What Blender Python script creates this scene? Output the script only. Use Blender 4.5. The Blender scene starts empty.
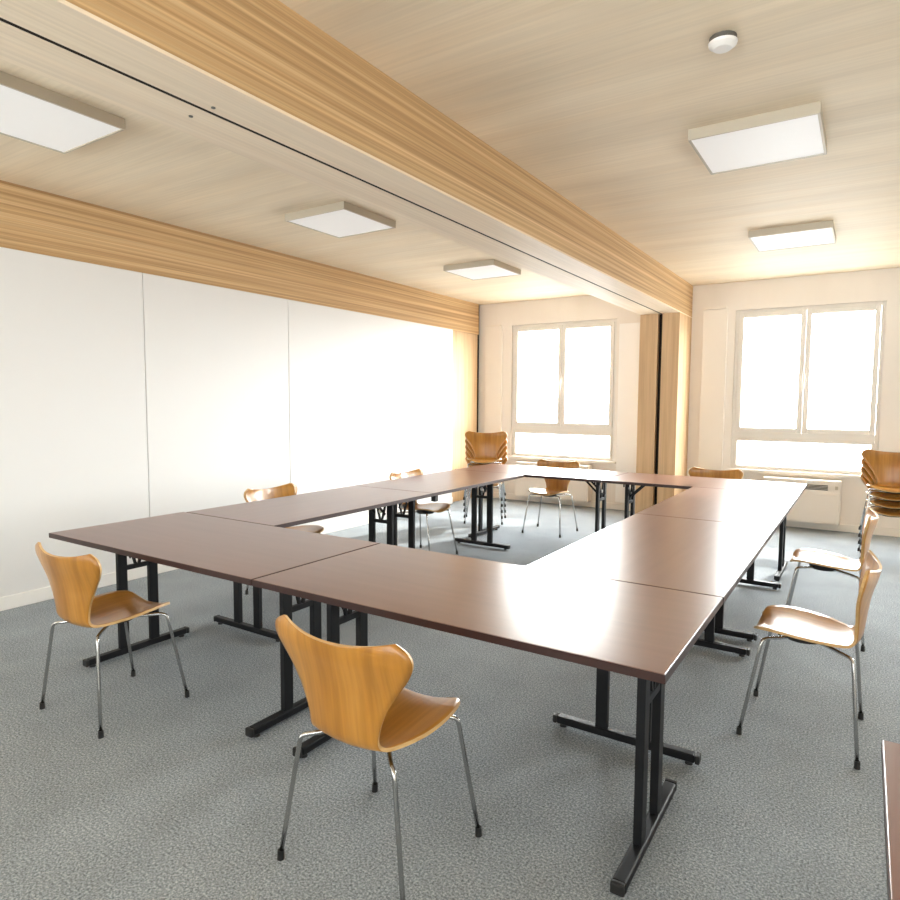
import bpy, bmesh, math, random
from math import radians as R, sin, cos, pi
from mathutils import Vector, Matrix

S = bpy.context.scene
COL = S.collection

# ---------------------------------------------------------------- camera
cd = bpy.data.cameras.new('camera')
cam = bpy.data.objects.new('camera', cd)
COL.objects.link(cam)
cd.sensor_width = 36.0
cd.sensor_fit = 'HORIZONTAL'
cd.lens = 640.64 / 900 * 36
cd.clip_start = 0.02
cam.matrix_world = (Matrix.Translation((0, 0, 1.441)) @ Matrix.Rotation(R(32.889), 4, 'Z')
                    @ Matrix.Rotation(R(90 - 4.244), 4, 'X') @ Matrix.Rotation(R(0.341), 4, 'Z'))
S.camera = cam

# ---------------------------------------------------------------- world, daylight, exposure
W = bpy.data.worlds.new('world')
S.world = W
W.use_nodes = True
# hazy bright sky: strongest on the sun's side (+y), calmer behind the camera
wn, wl = W.node_tree.nodes, W.node_tree.links
wtc = wn.new('ShaderNodeTexCoord')
wsep = wn.new('ShaderNodeSeparateXYZ')
wl.new(wtc.outputs['Generated'], wsep.inputs[0])
wmr = wn.new('ShaderNodeMapRange')
wmr.inputs['From Min'].default_value = -0.4
wmr.inputs['From Max'].default_value = 0.4
wmr.inputs['To Min'].default_value = 8.0
wmr.inputs['To Max'].default_value = 44.0
wl.new(wsep.outputs['Y'], wmr.inputs['Value'])
wn['Background'].inputs[0].default_value = (0.97, 0.985, 1.0, 1)
# the ground outside: darker than the sky on the window side, with an added glow behind the camera that lifts the ceiling
wgr = wn.new('ShaderNodeMapRange')
wgr.inputs['From Min'].default_value = -0.05
wgr.inputs['From Max'].default_value = 0.02
wl.new(wsep.outputs['Z'], wgr.inputs['Value'])
wgd = wn.new('ShaderNodeMapRange')
wgd.inputs['From Min'].default_value = -0.4
wgd.inputs['From Max'].default_value = 0.4
wgd.inputs['To Min'].default_value = 15.0
wgd.inputs['To Max'].default_value = 7.0
wl.new(wsep.outputs['Y'], wgd.inputs['Value'])
wmu = wn.new('ShaderNodeMix')
wl.new(wgr.outputs['Result'], wmu.inputs['Factor'])
wl.new(wgd.outputs['Result'], wmu.inputs['A'])
wl.new(wmr.outputs['Result'], wmu.inputs['B'])
# bright haze low over the horizon, calmer towards the zenith
wze = wn.new('ShaderNodeMapRange')
wze.inputs['From Min'].default_value = 0.25
wze.inputs['From Max'].default_value = 0.6
wze.inputs['To Min'].default_value = 1.0
wze.inputs['To Max'].default_value = 0.45
wl.new(wsep.outputs['Z'], wze.inputs['Value'])
wm2 = wn.new('ShaderNodeMath')
wm2.operation = 'MULTIPLY'
wl.new(wmu.outputs['Result'], wm2.inputs[0])
wl.new(wze.outputs['Result'], wm2.inputs[1])
wl.new(wm2.outputs[0], wn['Background'].inputs[1])

sl = bpy.data.lights.new('sun', 'SUN')
sl.energy = 6.0
sl.angle = R(1.2)
sl.color = (1.0, 0.965, 0.91)
sun = bpy.data.objects.new('sun', sl)
COL.objects.link(sun)
sun.rotation_euler = Vector((-0.22, -1.0, -0.494)).to_track_quat('-Z', 'Y').to_euler()
S.view_settings.view_transform = 'Standard'
S.view_settings.look = 'None'
S.view_settings.gamma = 1
S.view_settings.use_curve_mapping = False
S.view_settings.exposure = 0.6
try:
    S.cycles.use_denoising = True
    S.cycles.denoiser = 'OPENIMAGEDENOISE'
    S.cycles.max_bounces = 14
    S.cycles.diffuse_bounces = 9
    S.cycles.glossy_bounces = 4
    S.cycles.transparent_max_bounces = 12
    S.cycles.sample_clamp_indirect = 6
    S.cycles.caustics_reflective = False
    S.cycles.caustics_refractive = False
except Exception:
    pass

H = 2.915           # ceiling height
YB = 8.50           # inner face of the window wall
YR = -2.6           # rear wall
XL = -4.908         # left wall panels
XR = 3.4            # right wall
WZ0, WZ1 = 0.65, 2.575
BACK_WIN = [(-4.42, -2.844), (-1.375, 0.141), (1.72, 3.19)]
REAR_FILL_WIN = [(-4.45, -2.85), (-1.5, 0.3), (1.2, 3.0)]  # unseen windows, added as fill light from behind the camera


def portal(name, x0, x1, y, facing):
    l = bpy.data.lights.new(name, 'AREA')
    l.shape = 'RECTANGLE'
    l.size = x1 - x0
    l.size_y = WZ1 - WZ0
    l.cycles.is_portal = True
    o = bpy.data.objects.new(name, l)
    COL.objects.link(o)
    o.location = ((x0 + x1) / 2, y, (WZ0 + WZ1) / 2)
    o.rotation_euler = (R(-90), 0, 0) if facing < 0 else (R(90), 0, 0)


for a, b in BACK_WIN:
    portal('window_portal', a, b, YB + 0.16, -1)
for a, b in REAR_FILL_WIN:
    portal('window_portal', a, b, YR - 0.16, 1)


# ---------------------------------------------------------------- materials
def mat(name, color=(0.5, 0.5, 0.5), rough=0.5, metal=0.0, spec=0.5, emit=0.0):
    m = bpy.data.materials.new(name)
    m.use_nodes = True
    b = m.node_tree.nodes['Principled BSDF']
    b.inputs['Base Color'].default_value = (*color, 1)
    b.inputs['Roughness'].default_value = rough
    b.inputs['Metallic'].default_value = metal
    b.inputs['Specular IOR Level'].default_value = spec
    if emit:
        b.inputs['Emission Color'].default_value = (1, 0.98, 0.95, 1)
        b.inputs['Emission Strength'].default_value = emit
    return m


def grain(name, stops, scale, rough=0.5, spec=0.5, detail=5.0, fine=None, distort=0.0, bump=0.0, patch=None, coat=0.0):
    """noise stretched along one axis through a colour ramp; fine = (scale, amount) second octave of streaks"""
    m = mat(name, (0.5, 0.5, 0.5), rough, 0, spec)
    nt = m.node_tree
    N, L = nt.nodes, nt.links
    b = N['Principled BSDF']
    if coat:
        b.inputs['Coat Weight'].default_value = coat
        b.inputs['Coat Roughness'].default_value = 0.12
    tc = N.new('ShaderNodeTexCoord')
    mp = N.new('ShaderNodeMapping')
    mp.inputs['Scale'].default_value = scale
    L.new(tc.outputs['Object'], mp.inputs['Vector'])
    n = N.new('ShaderNodeTexNoise')
    n.inputs['Scale'].default_value = 1.0
    n.inputs['Detail'].default_value = detail
    n.inputs['Distortion'].default_value = distort
    L.new(mp.outputs['Vector'], n.inputs['Vector'])
    cr = N.new('ShaderNodeValToRGB')
    e = cr.color_ramp.elements
    e[0].position, e[0].color = stops[0][0], (*stops[0][1], 1)
    e[1].position, e[1].color = stops[-1][0], (*stops[-1][1], 1)
    for p, c in stops[1:-1]:
        x = e.new(p)
        x.color = (*c, 1)
    L.new(n.outputs['Fac'], cr.inputs['Fac'])
    out = cr.outputs['Color']
    for f in ([fine] if fine else []) + ([patch] if patch else []):
        mp2 = N.new('ShaderNodeMapping')
        mp2.inputs['Scale'].default_value = f[0]
        L.new(tc.outputs['Object'], mp2.inputs['Vector'])
        n2 = N.new('ShaderNodeTexNoise')
        n2.inputs['Scale'].default_value = 1.0
        n2.inputs['Detail'].default_value = 3
        L.new(mp2.outputs['Vector'], n2.inputs['Vector'])
        r2 = N.new('ShaderNodeMapRange')
        r2.inputs['From Min'].default_value = 0.3
        r2.inputs['From Max'].default_value = 0.7
        r2.inputs['To Min'].default_value = 1.0 - f[1]
        r2.inputs['To Max'].default_value = 1.0 + f[1] * 0.6
        L.new(n2.outputs['Fac'], r2.inputs['Value'])
        mx = N.new('ShaderNodeMix')
        mx.data_type = 'RGBA'
        mx.blend_type = 'MULTIPLY'
        mx.inputs['Factor'].default_value = 1.0
        L.new(out, mx.inputs['A'])
        L.new(r2.outputs['Result'], mx.inputs['B'])
        out = mx.outputs['Result']
    L.new(out, b.inputs['Base Color'])
    if bump:
        bp = N.new('ShaderNodeBump')
        bp.inputs['Strength'].default_value = bump
        bp.inputs['Distance'].default_value = 0.01
        L.new(n.outputs['Fac'], bp.inputs['Height'])
        L.new(bp.outputs['Normal'], b.inputs['Normal'])
    return m


M = {}
M['ceiling'] = grain('pale_wood_ceiling', [(0.25, (0.80, 0.67, 0.49)), (0.5, (0.83, 0.71, 0.535)), (0.75, (0.855, 0.745, 0.575))],
                     (0.5, 7.0, 4.0), 0.6, 0.3, fine=((1.6, 60, 20), 0.06), patch=((0.6, 2.4, 1), 0.10))
M['beam_side'] = grain('laminated_beam_wood', [(0.3, (0.36, 0.215, 0.095)), (0.5, (0.53, 0.345, 0.17)), (0.7, (0.66, 0.465, 0.26))],
                       (4.0, 0.2, 46.0), 0.5, 0.35, fine=((30, 0.8, 130), 0.2), detail=3)
M['beam_bottom'] = grain('bounce_lightened_lamella_wood', [(0.3, (0.80, 0.665, 0.50)), (0.7, (0.87, 0.745, 0.58))],
                         (14.0, 0.6, 4.0), 0.55, 0.35, fine=((60, 1.2, 10), 0.08))  # pale lamella wood, with bounce light from below mixed into its colour
M['column'] = grain('laminated_column_wood', [(0.3, (0.50, 0.33, 0.18)), (0.7, (0.62, 0.43, 0.25))],
                    (16.0, 16.0, 0.7), 0.5, 0.35, fine=((70, 70, 1.5), 0.10))
M['panel'] = mat('white_wall_panel', (0.72, 0.72, 0.715), 0.5, 0, 0.4)
M['wall'] = grain('warm_white_wall', [(0.35, (0.77, 0.72, 0.66)), (0.65, (0.80, 0.755, 0.70))], (3, 3, 0.8), 0.6, 0.3)
M['plain'] = mat('white_paint', (0.80, 0.78, 0.74), 0.6, 0, 0.3)
M['casing'] = mat('white_lacquer', (0.80, 0.76, 0.70), 0.45, 0, 0.4)
M['frame'] = mat('window_frame_white', (0.74, 0.71, 0.66), 0.4, 0, 0.4)
M['heater'] = mat('heater_enamel', (0.78, 0.73, 0.66), 0.4, 0, 0.4)
M['dark'] = mat('dark_gap', (0.02, 0.014, 0.010), 0.8, 0, 0.2)
M['grille'] = mat('dark_grey_grille', (0.10, 0.095, 0.085), 0.6)
M['black_metal'] = mat('black_powder_coat', (0.007, 0.0075, 0.009), 0.5, 0, 0.25)
M['black_plastic'] = mat('black_plastic', (0.012, 0.012, 0.012), 0.55, 0, 0.4)
M['steel'] = mat('zinc_steel', (0.55, 0.55, 0.55), 0.3, 1.0)
M['chrome'] = mat('chrome', (0.5, 0.5, 0.5), 0.16, 1.0)
M['lamp_frame'] = mat('lamp_frame_metal', (0.52, 0.47, 0.38), 0.5, 0, 0.4)
M['diffuser'] = mat('lamp_diffuser', (0.85, 0.85, 0.85), 0.5, 0, 0.3, emit=0.12)
M['white_plastic'] = mat('white_plastic', (0.84, 0.83, 0.81), 0.4)
M['skirting'] = mat('white_skirting', (0.78, 0.77, 0.74), 0.5, 0, 0.3)
M['top'] = grain('brown_laminate', [(0.25, (0.136, 0.058, 0.036)), (0.5, (0.155, 0.068, 0.042)), (0.75, (0.174, 0.079, 0.050))],
                 (1.6, 22.0, 5.0), 0.279, 0.9, fine=None)
M['edge'] = mat('dark_red_edge_band', (0.030, 0.010, 0.008), 0.4, 0, 0.5)
M['shell'] = grain('oak_veneer', [(0.25, (0.29, 0.115, 0.013)), (0.5, (0.42, 0.188, 0.028)), (0.75, (0.51, 0.25, 0.05))],
                   (11.0, 1.6, 1.6), 0.3, 0.5, fine=((75, 3, 3), 0.14), distort=0.6, coat=0.25)
M['shell_edge'] = grain('beech_ply_edge', [(0.3, (0.52, 0.32, 0.13)), (0.7, (0.66, 0.44, 0.2))], (30, 30, 90), 0.45, 0.4)

# carpet: speckled blue-grey loop pile
m = mat('grey_speckled_carpet', (0.2, 0.2, 0.2), 0.95, 0, 0.15)
nt = m.node_tree
N, L = nt.nodes, nt.links
tc = N.new('ShaderNodeTexCoord')
n1 = N.new('ShaderNodeTexNoise')
n1.inputs['Scale'].default_value = 130
n1.inputs['Detail'].default_value = 4
n1.inputs['Roughness'].default_value = 0.75
n2 = N.new('ShaderNodeTexNoise')
n2.inputs['Scale'].default_value = 4
n2.inputs['Detail'].default_value = 4
L.new(tc.outputs['Object'], n1.inputs['Vector'])
L.new(tc.outputs['Object'], n2.inputs['Vector'])
cr = N.new('ShaderNodeValToRGB')
e = cr.color_ramp.elements
e[0].position, e[0].color = 0.34, (0.098, 0.112, 0.124, 1)
e[1].position, e[1].color = 0.68, (0.555, 0.60, 0.64, 1)
x = e.new(0.5)
x.color = (0.270, 0.302, 0.327, 1)
L.new(n1.outputs['Fac'], cr.inputs['Fac'])
mr = N.new('ShaderNodeMapRange')
mr.inputs['To Min'].default_value = 0.82
mr.inputs['To Max'].default_value = 1.18
L.new(n2.outputs['Fac'], mr.inputs['Value'])
mx = N.new('ShaderNodeMix')
mx.data_type = 'RGBA'
mx.blend_type = 'MULTIPLY'
mx.inputs['Factor'].default_value = 1
L.new(cr.outputs['Color'], mx.inputs['A'])
L.new(mr.outputs['Result'], mx.inputs['B'])
L.new(mx.outputs['Result'], N['Principled BSDF'].inputs['Base Color'])
bp = N.new('ShaderNodeBump')
bp.inputs['Strength'].default_value = 0.5
bp.inputs['Distance'].default_value = 0.004
L.new(n1.outputs['Fac'], bp.inputs['Height'])
L.new(bp.outputs['Normal'], N['Principled BSDF'].inputs['Normal'])
M['carpet'] = m

# window glass: clear pane with a faint reflection
m = bpy.data.materials.new('clear_glass')
m.use_nodes = True
nt = m.node_tree
for n in list(nt.nodes):
    nt.nodes.remove(n)
o = nt.nodes.new('ShaderNodeOutputMaterial')
t = nt.nodes.new('ShaderNodeBsdfTransparent')
t.inputs[0].default_value = (0.97, 0.98, 0.97, 1)
g = nt.nodes.new('ShaderNodeBsdfGlossy')
g.inputs['Roughness'].default_value = 0.02
mixn = nt.nodes.new('ShaderNodeMixShader')
mixn.inputs[0].default_value = 0.06
nt.links.new(t.outputs[0], mixn.inputs[1])
nt.links.new(g.outputs[0], mixn.inputs[2])
nt.links.new(mixn.outputs[0], o.inputs['Surface'])
M['glass'] = m


# ---------------------------------------------------------------- mesh helpers
def box(bm, x0, x1, y0, y1, z0, z1):
    r = bmesh.ops.create_cube(bm, size=1.0)
    for v in r['verts']:
        v.co = Vector(((x0 + x1) / 2 + v.co.x * (x1 - x0), (y0 + y1) / 2 + v.co.y * (y1 - y0), (z0 + z1) / 2 + v.co.z * (z1 - z0)))
    return r['verts']


def bar(bm, a, b, w, h, up=(0, 0, 1)):
    """rectangular bar from a to b, w across, h along 'up'"""
    a, b, up = Vector(a), Vector(b), Vector(up)
    d = (b - a)
    ln = d.length
    d.normalize()
    s = d.cross(up).normalized()
    u = s.cross(d).normalized()
    r = bmesh.ops.create_cube(bm, size=1.0)
    for v in r['verts']:
        v.co = (a + b) / 2 + d * (v.co.x * ln) + s * (v.co.y * w) + u * (v.co.z * h)


def cyl(bm, c0, c1, r0, r1=None, seg=20):
    c0, c1 = Vector(c0), Vector(c1)
    r1 = r0 if r1 is None else r1
    d = c1 - c0
    rot = d.to_track_quat('Z', 'Y').to_matrix().to_4x4()
    bmesh.ops.create_cone(bm, cap_ends=True, cap_tris=False, segments=seg, radius1=r0, radius2=r1, depth=d.length,
                          matrix=Matrix.Translation((c0 + c1) / 2) @ rot)


def tube(bm, pts, r, seg=10):
    pts = [Vector(p) for p in pts]
    rings = []
    up = Vector((0.3, 0.2, 1)).normalized()
    prev = None
    for i, p in enumerate(pts):
        d = (pts[min(i + 1, len(pts) - 1)] - pts[max(i - 1, 0)]).normalized()
        if prev is None:
            s = d.orthogonal().normalized()
        else:
            s = (prev - d * prev.dot(d)).normalized()
        prev = s
        u = d.cross(s)
        rings.append([bm.verts.new(p + s * (r * cos(2 * pi * k / seg)) + u * (r * sin(2 * pi * k / seg))) for k in range(seg)])
    for a, b in zip(rings, rings[1:]):
        for k in range(seg):
            bm.faces.new((a[k], a[(k + 1) % seg], b[(k + 1) % seg], b[k]))
    bm.faces.new(list(reversed(rings[0])))
    bm.faces.new(rings[-1])


def spline(pts, n):
    """Catmull-Rom through tuples of any length"""
    out = []
    m_ = len(pts) - 1
    for i in range(n + 1):
        t = i / n * m_
        k = min(int(t), m_ - 1)
        f = t - k
        p0, p1, p2, p3 = pts[max(k - 1, 0)], pts[k], pts[k + 1], pts[min(k + 2, m_)]
        out.append(tuple(0.5 * (2 * b + (c - a) * f + (2 * a - 5 * b + 4 * c - d) * f * f + (3 * b - a - 3 * c + d) * f ** 3)
                         for a, b, c, d in zip(p0, p1, p2, p3)))
    return out


def obj(name, bm, material, parent=None, bevel=0.0, smooth=False, seg=2):
    if bevel:
        bmesh.ops.bevel(bm, geom=[e for e in bm.edges], offset=bevel, segments=seg, affect='EDGES', profile=0.7)
    bmesh.ops.recalc_face_normals(bm, faces=bm.faces)
    me = bpy.data.meshes.new(name)
    bm.to_mesh(me)
    bm.free()
    me.materials.append(material)
    if smooth:
        for p in me.polygons:
            p.use_smooth = True
    o = bpy.data.objects.new(name, me)
    COL.objects.link(o)
    if parent:
        o.parent = parent
    return o


def boxobj(name, dims, material, parent=None, bevel=0.0):
    bm = bmesh.new()
    box(bm, *dims)
    return obj(name, bm, material, parent, bevel)


def struct(o):
    o['kind'] = 'structure'
    return o


def thing(name, label, cat, loc=(0, 0, 0), rz=0.0, group=None):
    o = bpy.data.objects.new(name, None)
    o.empty_display_size = 0.1
    COL.objects.link(o)
    o.location = loc
    o.rotation_euler = (0, 0, rz)
    o['label'] = label
    o['category'] = cat
    if group:
        o['group'] = group
    return o


def dup(root, loc, rz, label, group=None):
    r = root.copy()
    COL.objects.link(r)
    r.location = loc
    r.rotation_euler = (0, 0, rz)
    r['label'] = label
    if group:
        r['group'] = group
    for ch in list(root.children):
        c = ch.copy()
        COL.objects.link(c)
        c.parent = r
        for g_ in list(ch.children):
            d = g_.copy()
            COL.objects.link(d)
            d.parent = c
    return r


# ================================================================ STRUCTURE
struct(boxobj('floor', (XL - 0.6, XR + 0.2, YR - 0.2, YB + 0.2, -0.1, 0.0), M['carpet']))
struct(boxobj('ceiling', (XL - 0.6, XR + 0.2, YR - 0.2, YB + 0.2, H, H + 0.12), M['ceiling']))

# left wall: white partition panels with fine vertical joints
bm = bmesh.new()
ys = [YR, -1.58, -0.04, 1.50, 3.042, 4.584, 7.65]
for a, b in zip(ys, ys[1:]):
    box(bm, XL - 0.08, XL, a + 0.0025, b - 0.0025, 0.0, 2.462)
struct(obj('wall_left', bm, M['panel'], bevel=0.003, seg=1))
struct(boxobj('wall_left_backing', (XL - 0.3, XL - 0.125, YR, YB + 0.1, 0.0, H), M['column']))
bm = bmesh.new()
box(bm, XL, XL + 0.014, YR, 7.65, 0.0, 0.095)
struct(obj('baseboard_left', bm, M['skirting'], bevel=0.003, seg=1))

# right and rear walls (outside the picture, they close the room)
struct(boxobj('wall_right', (XR, XR + 0.15, YR, YB + 0.15, 0, H), M['plain']))


def window_wall(name, y, d, wins, x0, x1, material):
    bm = bmesh.new()
    ya, yb = (y, y + d) if d > 0 else (y + d, y)
    edges = [x0]
    for a, b in wins:
        edges += [a, b]
    edges.append(x1)
    for i in range(0, len(edges), 2):
        box(bm, edges[i], edges[i + 1], ya, yb, 0, H)
    for a, b in wins:
        box(bm, a, b, ya, yb, 0, WZ0)
        box(bm, a, b, ya, yb, WZ1, H)
    return struct(obj(name, bm, material))


window_wall('wall_back', YB, 0.16, BACK_WIN, XL - 0.3, XR + 0.15, M['wall'])
window_wall('wall_rear', YR, -0.16, REAR_FILL_WIN, XL - 0.3, XR + 0.15, M['plain'])


def ring(bm, x0, x1, y0, y1, z0, z1, w, wb=None):
    wb = w if wb is None else wb
    box(bm, x0, x0 + w, y0, y1, z0, z1)
    box(bm, x1 - w, x1, y0, y1, z0, z1)
    box(bm, x0 + w, x1 - w, y0, y1, z0, z0 + wb)
    box(bm, x0 + w, x1 - w, y0, y1, z1 - w, z1)


def window(idx, x0, x1, y, s):
    """s = +1: outside lies towards +y. Upper pair of casements over a low fixed light"""
    Y = lambda a, b: (y + a, y + b) if s > 0 else (y - b, y - a)
    t = bpy.data.objects.new('window_%d' % idx, None)
    COL.objects.link(t)
    t['kind'] = 'structure'
    zt = 1.075
    xm = (x0 + x1) / 2
    bm = bmesh.new()
    ring(bm, x0, x1, *Y(0.03, 0.11), WZ0, WZ1, 0.04)
    box(bm, x0 + 0.04, x1 - 0.04, *Y(0.03, 0.11), zt - 0.05, zt + 0.03)
    obj('window_frame', bm, M['frame'], t, 0.004, seg=1)
    for a, b in ((x0 + 0.04, xm), (xm, x1 - 0.04)):
        bm = bmesh.new()
        ring(bm, a + 0.002, b - 0.002, *Y(0.012, 0.075), zt + 0.03, WZ1 - 0.04, 0.055)
        sash = obj('casement', bm, M['frame'], t, 0.004, seg=1)
        boxobj('pane', (a + 0.048, b - 0.048, *Y(0.04, 0.052), zt + 0.078, WZ1 - 0.088), M['glass'], sash)
    bm = bmesh.new()
    ring(bm, x0 + 0.04, x1 - 0.04, *Y(0.02, 0.075), WZ0 + 0.02, zt - 0.05, 0.03)
    low = obj('lower_light', bm, M['frame'], t, 0.003, seg=1)
    boxobj('pane', (x0 + 0.066, x1 - 0.066, *Y(0.04, 0.052), WZ0 + 0.046, zt - 0.078), M['glass'], low)
    bm = bmesh.new()
    ya, yb = Y(-0.012, 0.012)
    box(bm, xm - 0.014, xm + 0.014, ya, yb, 1.72, 1.80)
    ya, yb = Y(-0.035, -0.012)
    box(bm, xm - 0.008, xm + 0.008, ya, yb, 1.745, 1.765)
    ya, yb = Y(-0.045, -0.030)
    box(bm, xm - 0.010, xm + 0.010, ya, yb, 1.64, 1.77)
    obj('window_handle', bm, M['casing'], t, 0.002, seg=1)
    boxobj('window_sill', (x0 - 0.03, x1 + 0.03, *Y(-0.05, 0.03), WZ0 - 0.03, WZ0 + 0.004), M['casing'], t, 0.004)
    return t


n = 1
for a, b in BACK_WIN:
    window(n, a, b, YB, 1)
    n += 1
for a, b in REAR_FILL_WIN:
    window(n, a, b, YR, -1)
    n += 1

bm = bmesh.new()
box(bm, XL + 0.02, -2.36, YB - 0.014, YB, 0, 0.085)
struct(obj('baseboard_back', bm, M['casing'], bevel=0.003, seg=1))
bm = bmesh.new()
box(bm, -1.84, XR, YB - 0.014, YB, 0, 0.085)
struct(obj('baseboard_back.001', bm, M['casing'], bevel=0.003, seg=1))

# ---- beams: a double glulam beam over the module joint, wall beam on the left
BZ = 2.517


def beam(name, x0, x1, y0, y1, z0, z1):
    o = struct(boxobj(name, (x0, x1, y0, y1, z0 + 0.012, z1), M['beam_side']))
    boxobj('bottom_lamella', (x0 + 0.0005, x1 - 0.0005, y0, y1, z0, z0 + 0.012), M['beam_bottom'], o)
    return o


beam('ceiling_beam', -2.352, -2.120, YR, YB, BZ, H)
beam('ceiling_beam', -2.100, -1.883, YR, YB, BZ, H)
struct(boxobj('slit_shade', (-2.120, -2.100, YR, YB, BZ + 0.002, H), M['dark']))      # flush dark strip, paints the shade in the open slit between the twin beams
beam('ceiling_beam', 0.93, 1.17, YR, YB, BZ, H)
beam('ceiling_beam', 1.19, 1.43, YR, YB, BZ, H)
struct(boxobj('ceiling_beam', (XL - 0.125, XL - 0.045, YR, 8.44, 2.464, H), M['beam_side']))
# bolt holes beside the joint
for x in (-2.195, -2.062):
    bm = bmesh.new()
    cyl(bm, (x, 1.573, BZ - 0.003), (x, 1.573, BZ + 0.004), 0.008, seg=14)
    struct(obj('bolt', bm, M['grille']))

# columns below the beams at the window wall
struct(boxobj('column', (-2.352, -2.135, 7.882, YB, 0, BZ), M['column'], bevel=0.003))
struct(boxobj('column', (-2.085, -1.883, 7.882, YB, 0, BZ), M['column'], bevel=0.003))
struct(boxobj('trim_2', (-2.135, -2.085, 7.95, YB, 0, BZ), M['dark']))
struct(boxobj('column', (XL - 0.125, XL - 0.06, 7.70, 8.43, 0, 2.464), M['column'], bevel=0.003))
struct(boxobj('trim_3', (XL - 0.125, XL - 0.075, 8.43, YB, 0, H), M['dark']))


# ---- ceiling lamps
def lamp(x, y, label, src=None):
    if src:
        return dup(src, (x, y, H), 0, label)
    t = thing('ceiling_lamp', label, 'lamp', (x, y, H), 0, 'square surface-mounted ceiling lamps')
    h = 0.31
    bm = bmesh.new()
    ring4 = [(-h, h, -h, -h + 0.012), (-h, h, h - 0.012, h), (-h, -h + 0.012, -h + 0.012, h - 0.012), (h - 0.012, h, -h + 0.012, h - 0.012)]
    for a in ring4:
        box(bm, *a, -0.056, 0.0)
    obj('lamp_frame', bm, M['lamp_frame'], t)
    boxobj('diffuser', (-h + 0.012, h - 0.012, -h + 0.012, h - 0.012, -0.052, -0.040), M['diffuser'], t)
    boxobj('back_plate', (-h + 0.012, h - 0.012, -h + 0.012, h - 0.012, -0.02, -0.001), M['lamp_frame'], t)
    return t


lamp0 = lamp(-3.64, 1.68, 'square white ceiling lamp cut off by the left picture edge')
lamp(-3.60, 3.94, 'square white ceiling lamp left of the double beam, middle of its row', lamp0)
lamp(-3.59, 6.19, 'square white ceiling lamp left of the double beam, farthest and nearest the left window', lamp0)
lamp(-0.56, 4.00, 'large near square ceiling lamp right of the beam, behind the smoke detector', lamp0)
lamp(-0.595, 6.38, 'smaller far square ceiling lamp right of the beam, in front of the right window', lamp0)

# ---- smoke detector
t = thing('smoke_detector', 'round white smoke detector on the pale wood ceiling', 'smoke detector', (-0.55, 2.86, H))
bm = bmesh.new()
cyl(bm, (0, 0, -0.020), (0, 0, 0), 0.052, 0.052, 28)
obj('base', bm, M['grille'], t, smooth=False)
bm = bmesh.new()
cyl(bm, (0, 0, -0.030), (0, 0, -0.020), 0.053, 0.056, 28)
cyl(bm, (0, 0, -0.045), (0, 0, -0.030), 0.034, 0.053, 28)
obj('cover', bm, M['white_plastic'], t)


# ---- white vertical casings on the window wall
def wall_casing(x0, x1, z0, z1, label, cap=True, mt='casing'):
    xm = (x0 + x1) / 2
    w = (x1 - x0) / 2
    t = thing('wall_casing', label, 'wall casing', (xm, YB, z0), 0)
    boxobj('cover', (-w, w, -0.03, 0, 0, z1 - z0), M[mt], t, 0.004)
    if cap:
        boxobj('top_cap', (-w - 0.005, w * 0.9, -0.036, -0.001, z1 - z0 + 0.002, z1 - z0 + 0.03), M['heater'], t, 0.004)
    return t


wall_casing(-4.86, -4.57, 0.10, 2.57, 'flat white vertical wall casing between left column and left window')
wall_casing(-1.745, -1.46, 0.10, 2.60, 'flat cream vertical wall casing between the wooden column and the right window')
t = wall_casing(-2.80, -2.37, 0.10, 2.50, 'tall white panel with two small knobs between left window and wooden column', False, 'white_plastic')
for z in (2.44, 1.30):
    bm = bmesh.new()
    cyl(bm, (0.14, -0.065, z - 0.1), (0.14, -0.031, z - 0.1), 0.022, 0.014, 16)
    obj('knob', bm, M['heater'], t)


# ---- wall heaters below the windows
def heater(x0, x1, label, grille):
    t = thing('wall_heater', label, 'heater', ((x0 + x1) / 2, YB, 0.0), 0)
    w = (x1 - x0) / 2
    boxobj('casing', (-w, w, -0.17, -0.016, 0.09, 0.585), M['heater'], t, 0.008)
    boxobj('front_panel', (-w + 0.02, w - 0.02, -0.182, -0.171, 0.11, 0.43), M['heater'], t, 0.004)
    bm = bmesh.new()
    for k in range(4):
        z = 0.476 + k * 0.016
        box(bm, grille[0], grille[1], -0.176, -0.171, z, z + 0.010)
    obj('grille', bm, M['grille'], t)
    boxobj('control_dial', (w - 0.055, w - 0.025, -0.184, -0.171, 0.49, 0.53), M['lamp_frame'], t, 0.003)


heater(-0.98, -0.19, 'cream wall heater with dark slot grille under the right window', (-0.02, 0.27))
heater(-4.25, -3.14, 'cream wall heater under the left window, half hidden by the far tables', (-0.25, 0.05))

# ================================================================ TABLES
TL, TW, TH, TT = 1.595, 0.80, 0.74, 0.026
INS = 0.14


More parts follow.
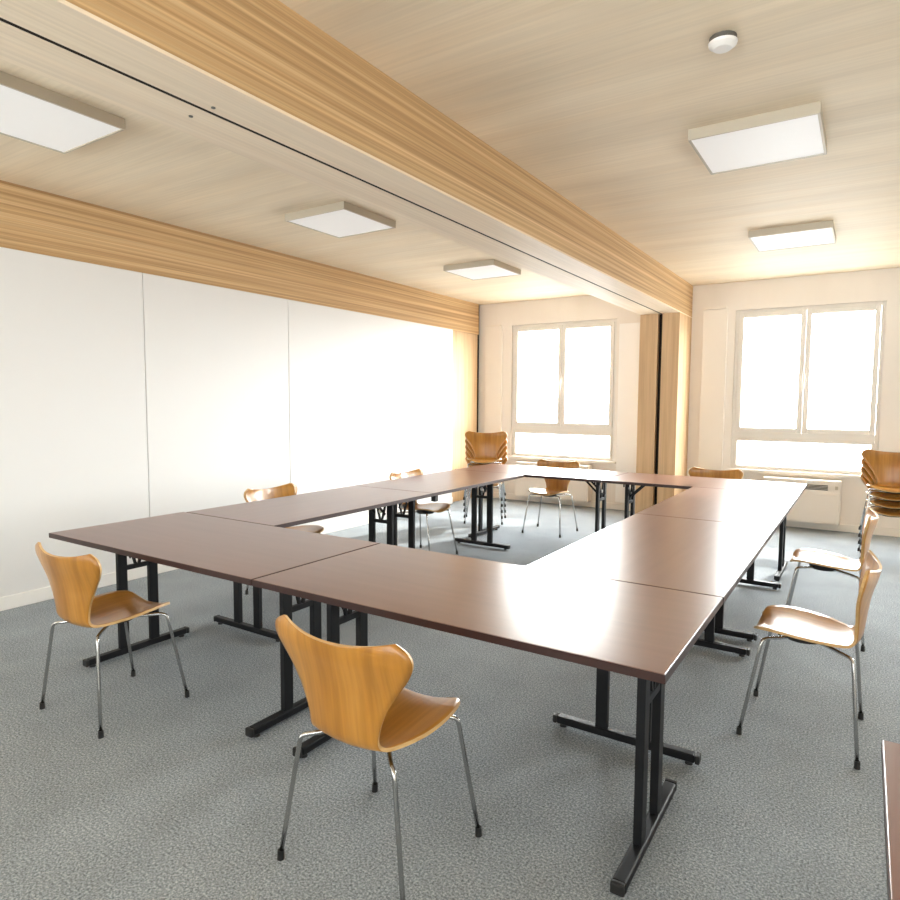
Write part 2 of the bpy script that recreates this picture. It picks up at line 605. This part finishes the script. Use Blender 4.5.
def make_table(label):
    t = thing('folding_table', label, 'table', (0, 0, 0), 0, 'brown folding tables set in a ring')
    a, b = TL / 2, TW / 2
    bm = bmesh.new()
    box(bm, -a + 0.002, a - 0.002, -b + 0.002, b - 0.002, TH - TT, TH)
    obj('table_top', bm, M['top'], t, 0.0015, seg=1)
    bm = bmesh.new()
    e0, e1 = TH - TT + 0.0005, TH - 0.0012
    box(bm, -a, a, -b, -b + 0.002, e0, e1)
    box(bm, -a, a, b - 0.002, b, e0, e1)
    box(bm, -a, -a + 0.002, -b + 0.002, b - 0.002, e0, e1)
    box(bm, a - 0.002, a, -b + 0.002, b - 0.002, e0, e1)
    eb = obj('edge_band', bm, M['edge'], t)
    eb['label'] = 'dark red edge band'
    zb = TH - TT
    for s in (-1, 1):
        x = s * (a - INS)
        bm = bmesh.new()
        box(bm, x - 0.021, x + 0.021, -0.295, 0.295, 0.014, 0.048)
        bar_ = obj('foot_bar', bm, M['black_metal'], t, 0.011, seg=3)
        for q in (-1, 1):
            bm = bmesh.new()
            y = q * 0.295
            box(bm, x - 0.0215, x + 0.0215, min(y, y + q * 0.018), max(y, y + q * 0.018), 0.013, 0.049)
            obj('end_cap', bm, M['black_plastic'], bar_, 0.008)
            bm = bmesh.new()
            cyl(bm, (x, q * 0.27, 0.0), (x, q * 0.27, 0.0145), 0.016, 0.013, 14)
            obj('glide', bm, M['black_plastic'], bar_)
        for q in (-1, 1):
            bm = bmesh.new()
            box(bm, x - 0.014, x + 0.014, q * 0.092 - 0.026, q * 0.092 + 0.026, 0.047, zb - 0.002)
            obj('leg', bm, M['black_metal'], t, 0.004)
        bm = bmesh.new()
        box(bm, x - 0.011, x + 0.011, -0.067, 0.067, 0.488, 0.514)
        cb = obj('crossbar', bm, M['black_metal'], t, 0.003)
        bm = bmesh.new()
        for q in (-1, 1):
            bar(bm, (x, q * 0.010, 0.512), (x, q * 0.056, 0.68), 0.012, 0.016, (1, 0, 0))
        obj('spring_catch', bm, M['black_metal'], cb)
        bm = bmesh.new()
        cyl(bm, (x - 0.013, 0.0, 0.580), (x + 0.013, 0.0, 0.580), 0.016, 0.016, 14)
        obj('catch_roller', bm, M['steel'], cb)
        # bracket plate carrying the hinge under the top, and the folding strut
        bm = bmesh.new()
        box(bm, x - 0.034, x + 0.034, -0.135, 0.135, zb - 0.010, zb - 0.001)
        box(bm, x - 0.028, x - 0.016, -0.128, -0.120, zb - 0.060, zb - 0.008)
        box(bm, x + 0.016, x + 0.028, -0.128, -0.120, zb - 0.060, zb - 0.008)
        box(bm, x - 0.028, x - 0.016, 0.120, 0.128, zb - 0.060, zb - 0.008)
        box(bm, x + 0.016, x + 0.028, 0.120, 0.128, zb - 0.060, zb - 0.008)
        obj('hinge_bracket', bm, M['black_metal'], t)
        for q in (-1, 1):
            bm = bmesh.new()
            bar(bm, (x - s * 0.014, q * 0.052, 0.56), (x - s * 0.17, q * 0.052, zb - 0.006), 0.006, 0.018)
            obj('folding_strut', bm, M['steel'] if s > 9 else M['black_metal'], t)
    # long steel rail below the top
    bm = bmesh.new()
    for q in (-1, 1):
        box(bm, -a + 0.2, a - 0.2, q * 0.17 - 0.012, q * 0.17 + 0.012, zb - 0.022, zb - 0.001)
    obj('under_rail', bm, M['black_metal'], t)
    return t


table0 = make_table('brown folding table at the near left corner of the ring')
table0.location = (-2.803, 2.06, 0)
G = None
dup(table0, (-1.2015, 2.06, 0), 0, 'brown folding table at the near right corner, behind the front oak chair')
dup(table0, (-3.18, 3.262, 0), pi / 2, 'brown folding table in the left row, nearer the camera, along the white wall')
dup(table0, (-3.18, 4.860, 0), pi / 2, 'brown folding table in the left row, farther one, meeting the far row')
bm = bmesh.new()
box(bm, -0.745, -0.705, -0.385, -0.345, TH - TT - 0.05, TH - TT - 0.001)
obj('connector_block', bm, M['black_plastic'], [o for o in COL.objects if o.get('label', '').startswith('brown folding table in the left row, farther')][0], 0.003)
dup(table0, (-0.802, 3.262, 0), pi / 2, 'brown folding table in the right row, nearer one, window glare on its top')
dup(table0, (-0.802, 4.860, 0), pi / 2, 'brown folding table in the right row, farther one, white with window glare')
dup(table0, (-2.803, 6.062, 0), 0, 'brown folding table of the far row below the left window')
dup(table0, (-1.2015, 6.062, 0), 0, 'brown folding table of the far row in front of the wooden column')
dup(table0, (0.46, 0.79, 0), pi / 2, 'separate brown table cut off at the lower right picture corner', 'lone table').rotation_euler[2] = pi / 2

# ================================================================ CHAIRS
# stations of the bent ply shell: y, z, half width, wrap (forward curl of the edges), top (weight of the dip in the top edge)
ST = [(0.182, 0.434, 0.125, 0.0, 0),
      (0.175, 0.441, 0.156, 0.0, 0),
      (0.154, 0.449, 0.182, 0.0, 0),
      (0.090, 0.453, 0.204, 0.0, 0),
      (0.010, 0.447, 0.210, 0.0, 0),
      (-0.070, 0.438, 0.198, 0.0, 0),
      (-0.135, 0.434, 0.170, 0.004, 0),
      (-0.186, 0.441, 0.142, 0.012, 0),
      (-0.212, 0.468, 0.130, 0.018, 0),
      (-0.221, 0.515, 0.136, 0.024, 0),
      (-0.228, 0.575, 0.160, 0.030, 0),
      (-0.236, 0.635, 0.198, 0.038, 0.1),
      (-0.247, 0.692, 0.240, 0.044, 0.4),
      (-0.257, 0.737, 0.261, 0.046, 0.8),
      (-0.264, 0.772, 0.250, 0.046, 1.0),
      (-0.268, 0.793, 0.212, 0.045, 1.0)]


def shell_mesh():
    prof = spline(ST, 60)
    nu = 20
    th = 0.0055
    grid = []
    for (y, z, w, k, tp) in prof:
        row = []
        for j in range(nu + 1):
            u = -1 + 2 * j / nu
            # seat edges lift a touch, back edges wrap forward
            seat = 1.0 if k < 0.001 else max(0.0, 1 - k / 0.02)
            dip = -0.026 * tp * (1 - u * u)
            row.append(Vector((u * w, y + k * u * u, z + 0.026 * seat * u * u + dip)))
        grid.append(row)
    bm = bmesh.new()
    nr = len(grid)
    top, bot = [], []
    for i in range(nr):
        rt, rb = [], []
        for j in range(nu + 1):
            a = grid[min(i + 1, nr - 1)][j] - grid[max(i - 1, 0)][j]
            b = grid[i][min(j + 1, nu)] - grid[i][max(j - 1, 0)]
            n_ = b.cross(a).normalized()
            rt.append(bm.verts.new(grid[i][j] + n_ * th))
            rb.append(bm.verts.new(grid[i][j] - n_ * th))
        top.append(rt)
        bot.append(rb)
    F = bm.faces.new
    rim = []
    for i in range(nr - 1):
        for j in range(nu):
            F((top[i][j], top[i][j + 1], top[i + 1][j + 1], top[i + 1][j]))
            F((bot[i][j], bot[i + 1][j], bot[i + 1][j + 1], bot[i][j + 1]))
        rim.append(F((top[i][0], top[i + 1][0], bot[i + 1][0], bot[i][0])))
        rim.append(F((top[i][nu], bot[i][nu], bot[i + 1][nu], top[i + 1][nu])))
    for j in range(nu):
        rim.append(F((top[0][j], bot[0][j], bot[0][j + 1], top[0][j + 1])))
        rim.append(F((top[-1][j], top[-1][j + 1], bot[-1][j + 1], bot[-1][j])))
    for f in rim:
        f.material_index = 1
    return bm


def make_chair(label):
    t = thing('plywood_chair', label, 'chair')
    s = obj('shell', shell_mesh(), M['shell'], t)
    s.data.materials.append(M['shell_edge'])
    for p in s.data.polygons:
        p.use_smooth = p.material_index == 0
    for sx in (-1, 1):
        for front in (True, False):
            if front:
                pts = [(sx * 0.03, 0.03, 0.421), (sx * 0.10, 0.078, 0.423), (sx * 0.150, 0.122, 0.427), (sx * 0.176, 0.140, 0.421),
                       (sx * 0.184, 0.146, 0.400), (sx * 0.222, 0.212, 0.018)]
            else:
                pts = [(sx * 0.03, -0.02, 0.421), (sx * 0.09, -0.10, 0.418), (sx * 0.155, -0.172, 0.414), (sx * 0.178, -0.190, 0.408),
                       (sx * 0.186, -0.195, 0.388), (sx * 0.243, -0.226, 0.018)]
            a = spline(pts[:5], 16)
            b = [tuple(p + (q - p) * f for p, q in zip(pts[4], pts[5])) for f in (0.1, 0.5, 1.0)]
            bm = bmesh.new()
            tube(bm, a + b, 0.0075)
            leg = obj('leg', bm, M['chrome'], t, smooth=True)
            f = pts[5]
            bm = bmesh.new()
            cyl(bm, (f[0] + sx * 0.001, f[1], 0.0), (f[0], f[1], 0.030), 0.0115, 0.0105, 14)
            obj('foot', bm, M['black_plastic'], leg)
    bm = bmesh.new()
    cyl(bm, (0, 0.0, 0.408), (0, 0.0, 0.438), 0.078, 0.088, 28)
    obj('mount_plate', bm, M['black_plastic'], t)
    return t


RING = 'oak plywood chairs around the tables'
chair0 = make_chair('oak plywood chair nearest the camera, its back to the viewer, at the front table')
chair0.location = (-1.243, 1.555, 0)
chair0['group'] = RING
for x, y, rz, lab in [
    (-2.935, 1.635, 0.02, 'oak plywood chair at far left in front of the near left table corner'),
    (-0.185, 3.185, pi / 2 - 0.02, 'oak plywood chair at right in full view, seen from the side, seat bright with glare'),
    (-0.175, 4.64, pi / 2, 'oak plywood chair on the right side half hidden behind the full-view side chair'),
    (-3.60, 3.37, -pi / 2, 'oak plywood chair at the left wall, only its back edge showing above the table'),
    (-3.42, 4.87, -pi / 2, 'oak plywood chair farther along the left row, seat glimpsed beneath the table'),
    (-2.915, 6.56, pi, 'oak plywood chair behind the far row below the left window, seat visible under the table'),
    (-1.25, 6.68, pi, 'oak plywood chair behind the far row, orange back top beside the right window casing'),
]:
    dup(chair0, (x, y, 0), rz, lab, RING)


def stack(x, y, rz, n, where, grp):
    words = ['bottom', 'second', 'third', 'fourth', 'fifth', 'sixth']
    for k in range(n):
        lab = ('topmost chair of the stack %s' if k == n - 1 else words[k] + ' chair from the floor in the stack %s') % where
        off = Vector((0, 0.024 * k, 0))
        off.rotate(Matrix.Rotation(rz, 3, 'Z'))
        dup(chair0, (x + off.x, y + off.y, 0.075 * k), rz, lab, grp)


stack(0.25, 7.22, pi, 4, 'below the right window', 'chairs stacked at the right window')
stack(-3.85, 6.74, pi + 0.45, 5, 'in the far left corner', 'chairs stacked in the left corner')
